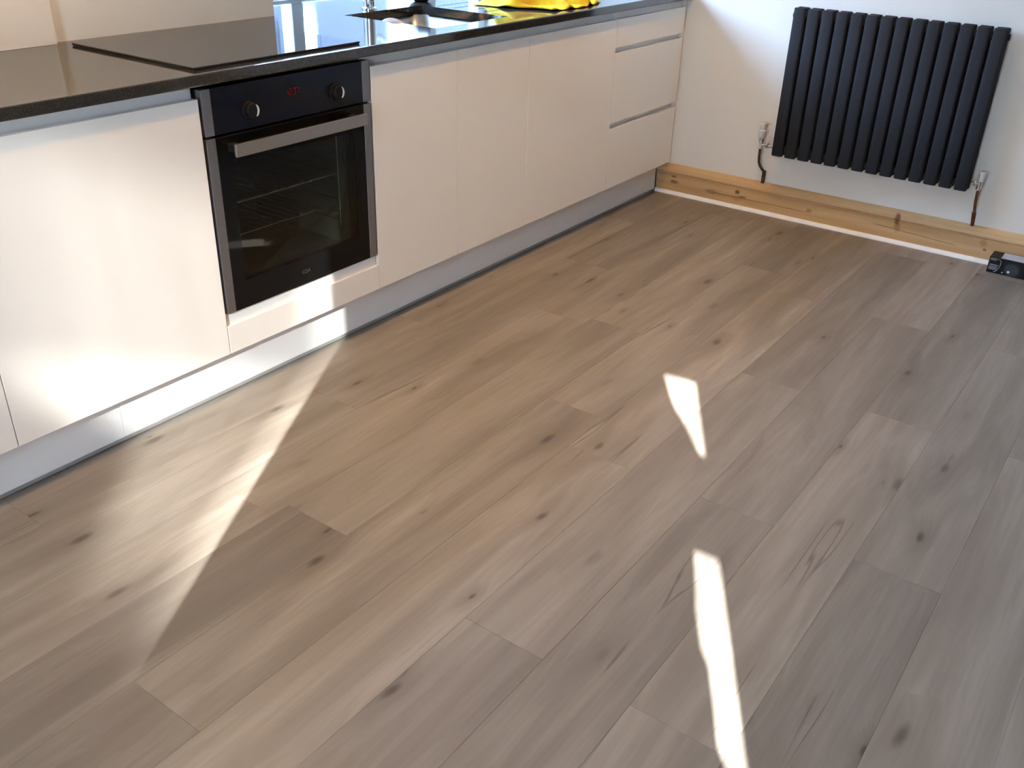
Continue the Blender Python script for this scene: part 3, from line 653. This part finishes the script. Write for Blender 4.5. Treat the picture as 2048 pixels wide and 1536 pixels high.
b = BM(); path = [(by1 - 0.028, bh - 0.006), (by1 - 0.040, bh - 0.008), (by1 - 0.044, bh - 0.014), (by1 - 0.0445, bh - 0.026), (by1 - 0.041, bh - 0.040), (by1 - 0.034, bh - 0.056), (by1 - 0.026, bh - 0.058)]
tube(b, [(bx0, p[0], p[1]) for p in path], 0.0010, 6); obj('printed_outline', b, 'boxline', t, smooth=60)
obj('printed_lens', lathe(BM(), (bx0, by1 - 0.088, 0.027), [(0.026, 0), (0.026, 0.0004)], (-1, 0, 0), 28), 'boxlens', t)
for dy, dz, r in ((-0.057, 0.010, 0.0028), (-0.078, 0.017, 0.0050)): obj('printed_dot', lathe(BM(), (bx0 - 0.0004, by1 + dy, dz), [(r, 0), (r, 0.0003)], (-1, 0, 0), 12), 'boxlabel', t)

# ------------------------------------------------------------------ unseen downlights added for the warm light on the cabinet fronts
DY, DCONE, DBLEND = -0.52, 90, 1.0
def downlight(x, label):
    t = thing('added_downlight', label, 'lamp', (x, DY, ZC), 'added ceiling downlights above the cabinet fronts')
    obj('bezel', lathe(BM(), (x, DY, ZC), [(0.045, 0), (0.045, -0.004), (0.040, -0.007), (0.034, -0.007), (0.030, -0.001)], (0, 0, 1), 32), 'chrome', t, smooth=40)
    obj('lamp_face', lathe(BM(), (x, DY, ZC - 0.0015), [(0.030, 0), (0.030, -0.002), (0.012, -0.003)], (0, 0, 1), 24), 'lampglow', t, smooth=40)
    ld = bpy.data.lights.new('lamp_glow', 'SPOT'); ld.shadow_soft_size = 0.03; ld.energy = LAMP_WARM; ld.color = LAMP_COLOR; ld.spot_size = math.radians(DCONE); ld.spot_blend = DBLEND
    lo = bpy.data.objects.new('lamp_glow', ld); COL.objects.link(lo); lo.parent = t; lo.location = (0, 0, -0.012)
downlight(-3.1, 'unseen warm downlight added above the sunlit left cabinet')
downlight(-1.9, 'unseen warm downlight added above the oven and sink')
downlight(-0.75, 'unseen warm downlight added above the drawers in the corner')

# pendant added out of view to brighten the left wall
PX, PY, PZ = -2.72, 0.20, 1.66
t = thing('fill_pendant', 'unseen pendant lamp added over the worktop to brighten the left wall', 'lamp', (PX, PY, PZ))
obj('cord', tube(BM(), [(PX, PY, ZC), (PX, PY, PZ + 0.12)], 0.003, 8), 'black', t)
obj('ceiling_rose', lathe(BM(), (PX, PY, ZC), [(0.045, 0), (0.045, -0.012), (0.03, -0.022), (0.006, -0.024)], (0, 0, 1), 24), 'upvc', t, smooth=40)
obj('lamp_shade', lathe(BM(), (PX, PY, PZ), [(0.11, 0.0), (0.105, 0.03), (0.085, 0.075), (0.045, 0.11), (0.012, 0.12)], (0, 0, 1), 32), 'upvc', t, smooth=40)
obj('bulb', lathe(BM(), (PX, PY, PZ - 0.030), [(0.004, -0.034), (0.022, -0.026), (0.030, -0.008), (0.030, 0.008), (0.022, 0.024), (0.014, 0.030)], (0, 0, 1), 24), 'lampglow', t, smooth=60)
ld = bpy.data.lights.new('lamp_glow', 'POINT'); ld.shadow_soft_size = 0.034; ld.energy = FILL_PENDANT; ld.color = (1.0, 0.66, 0.38)
lo = bpy.data.objects.new('lamp_glow', ld); COL.objects.link(lo); lo.parent = t; lo.location = (0, 0, -0.105)
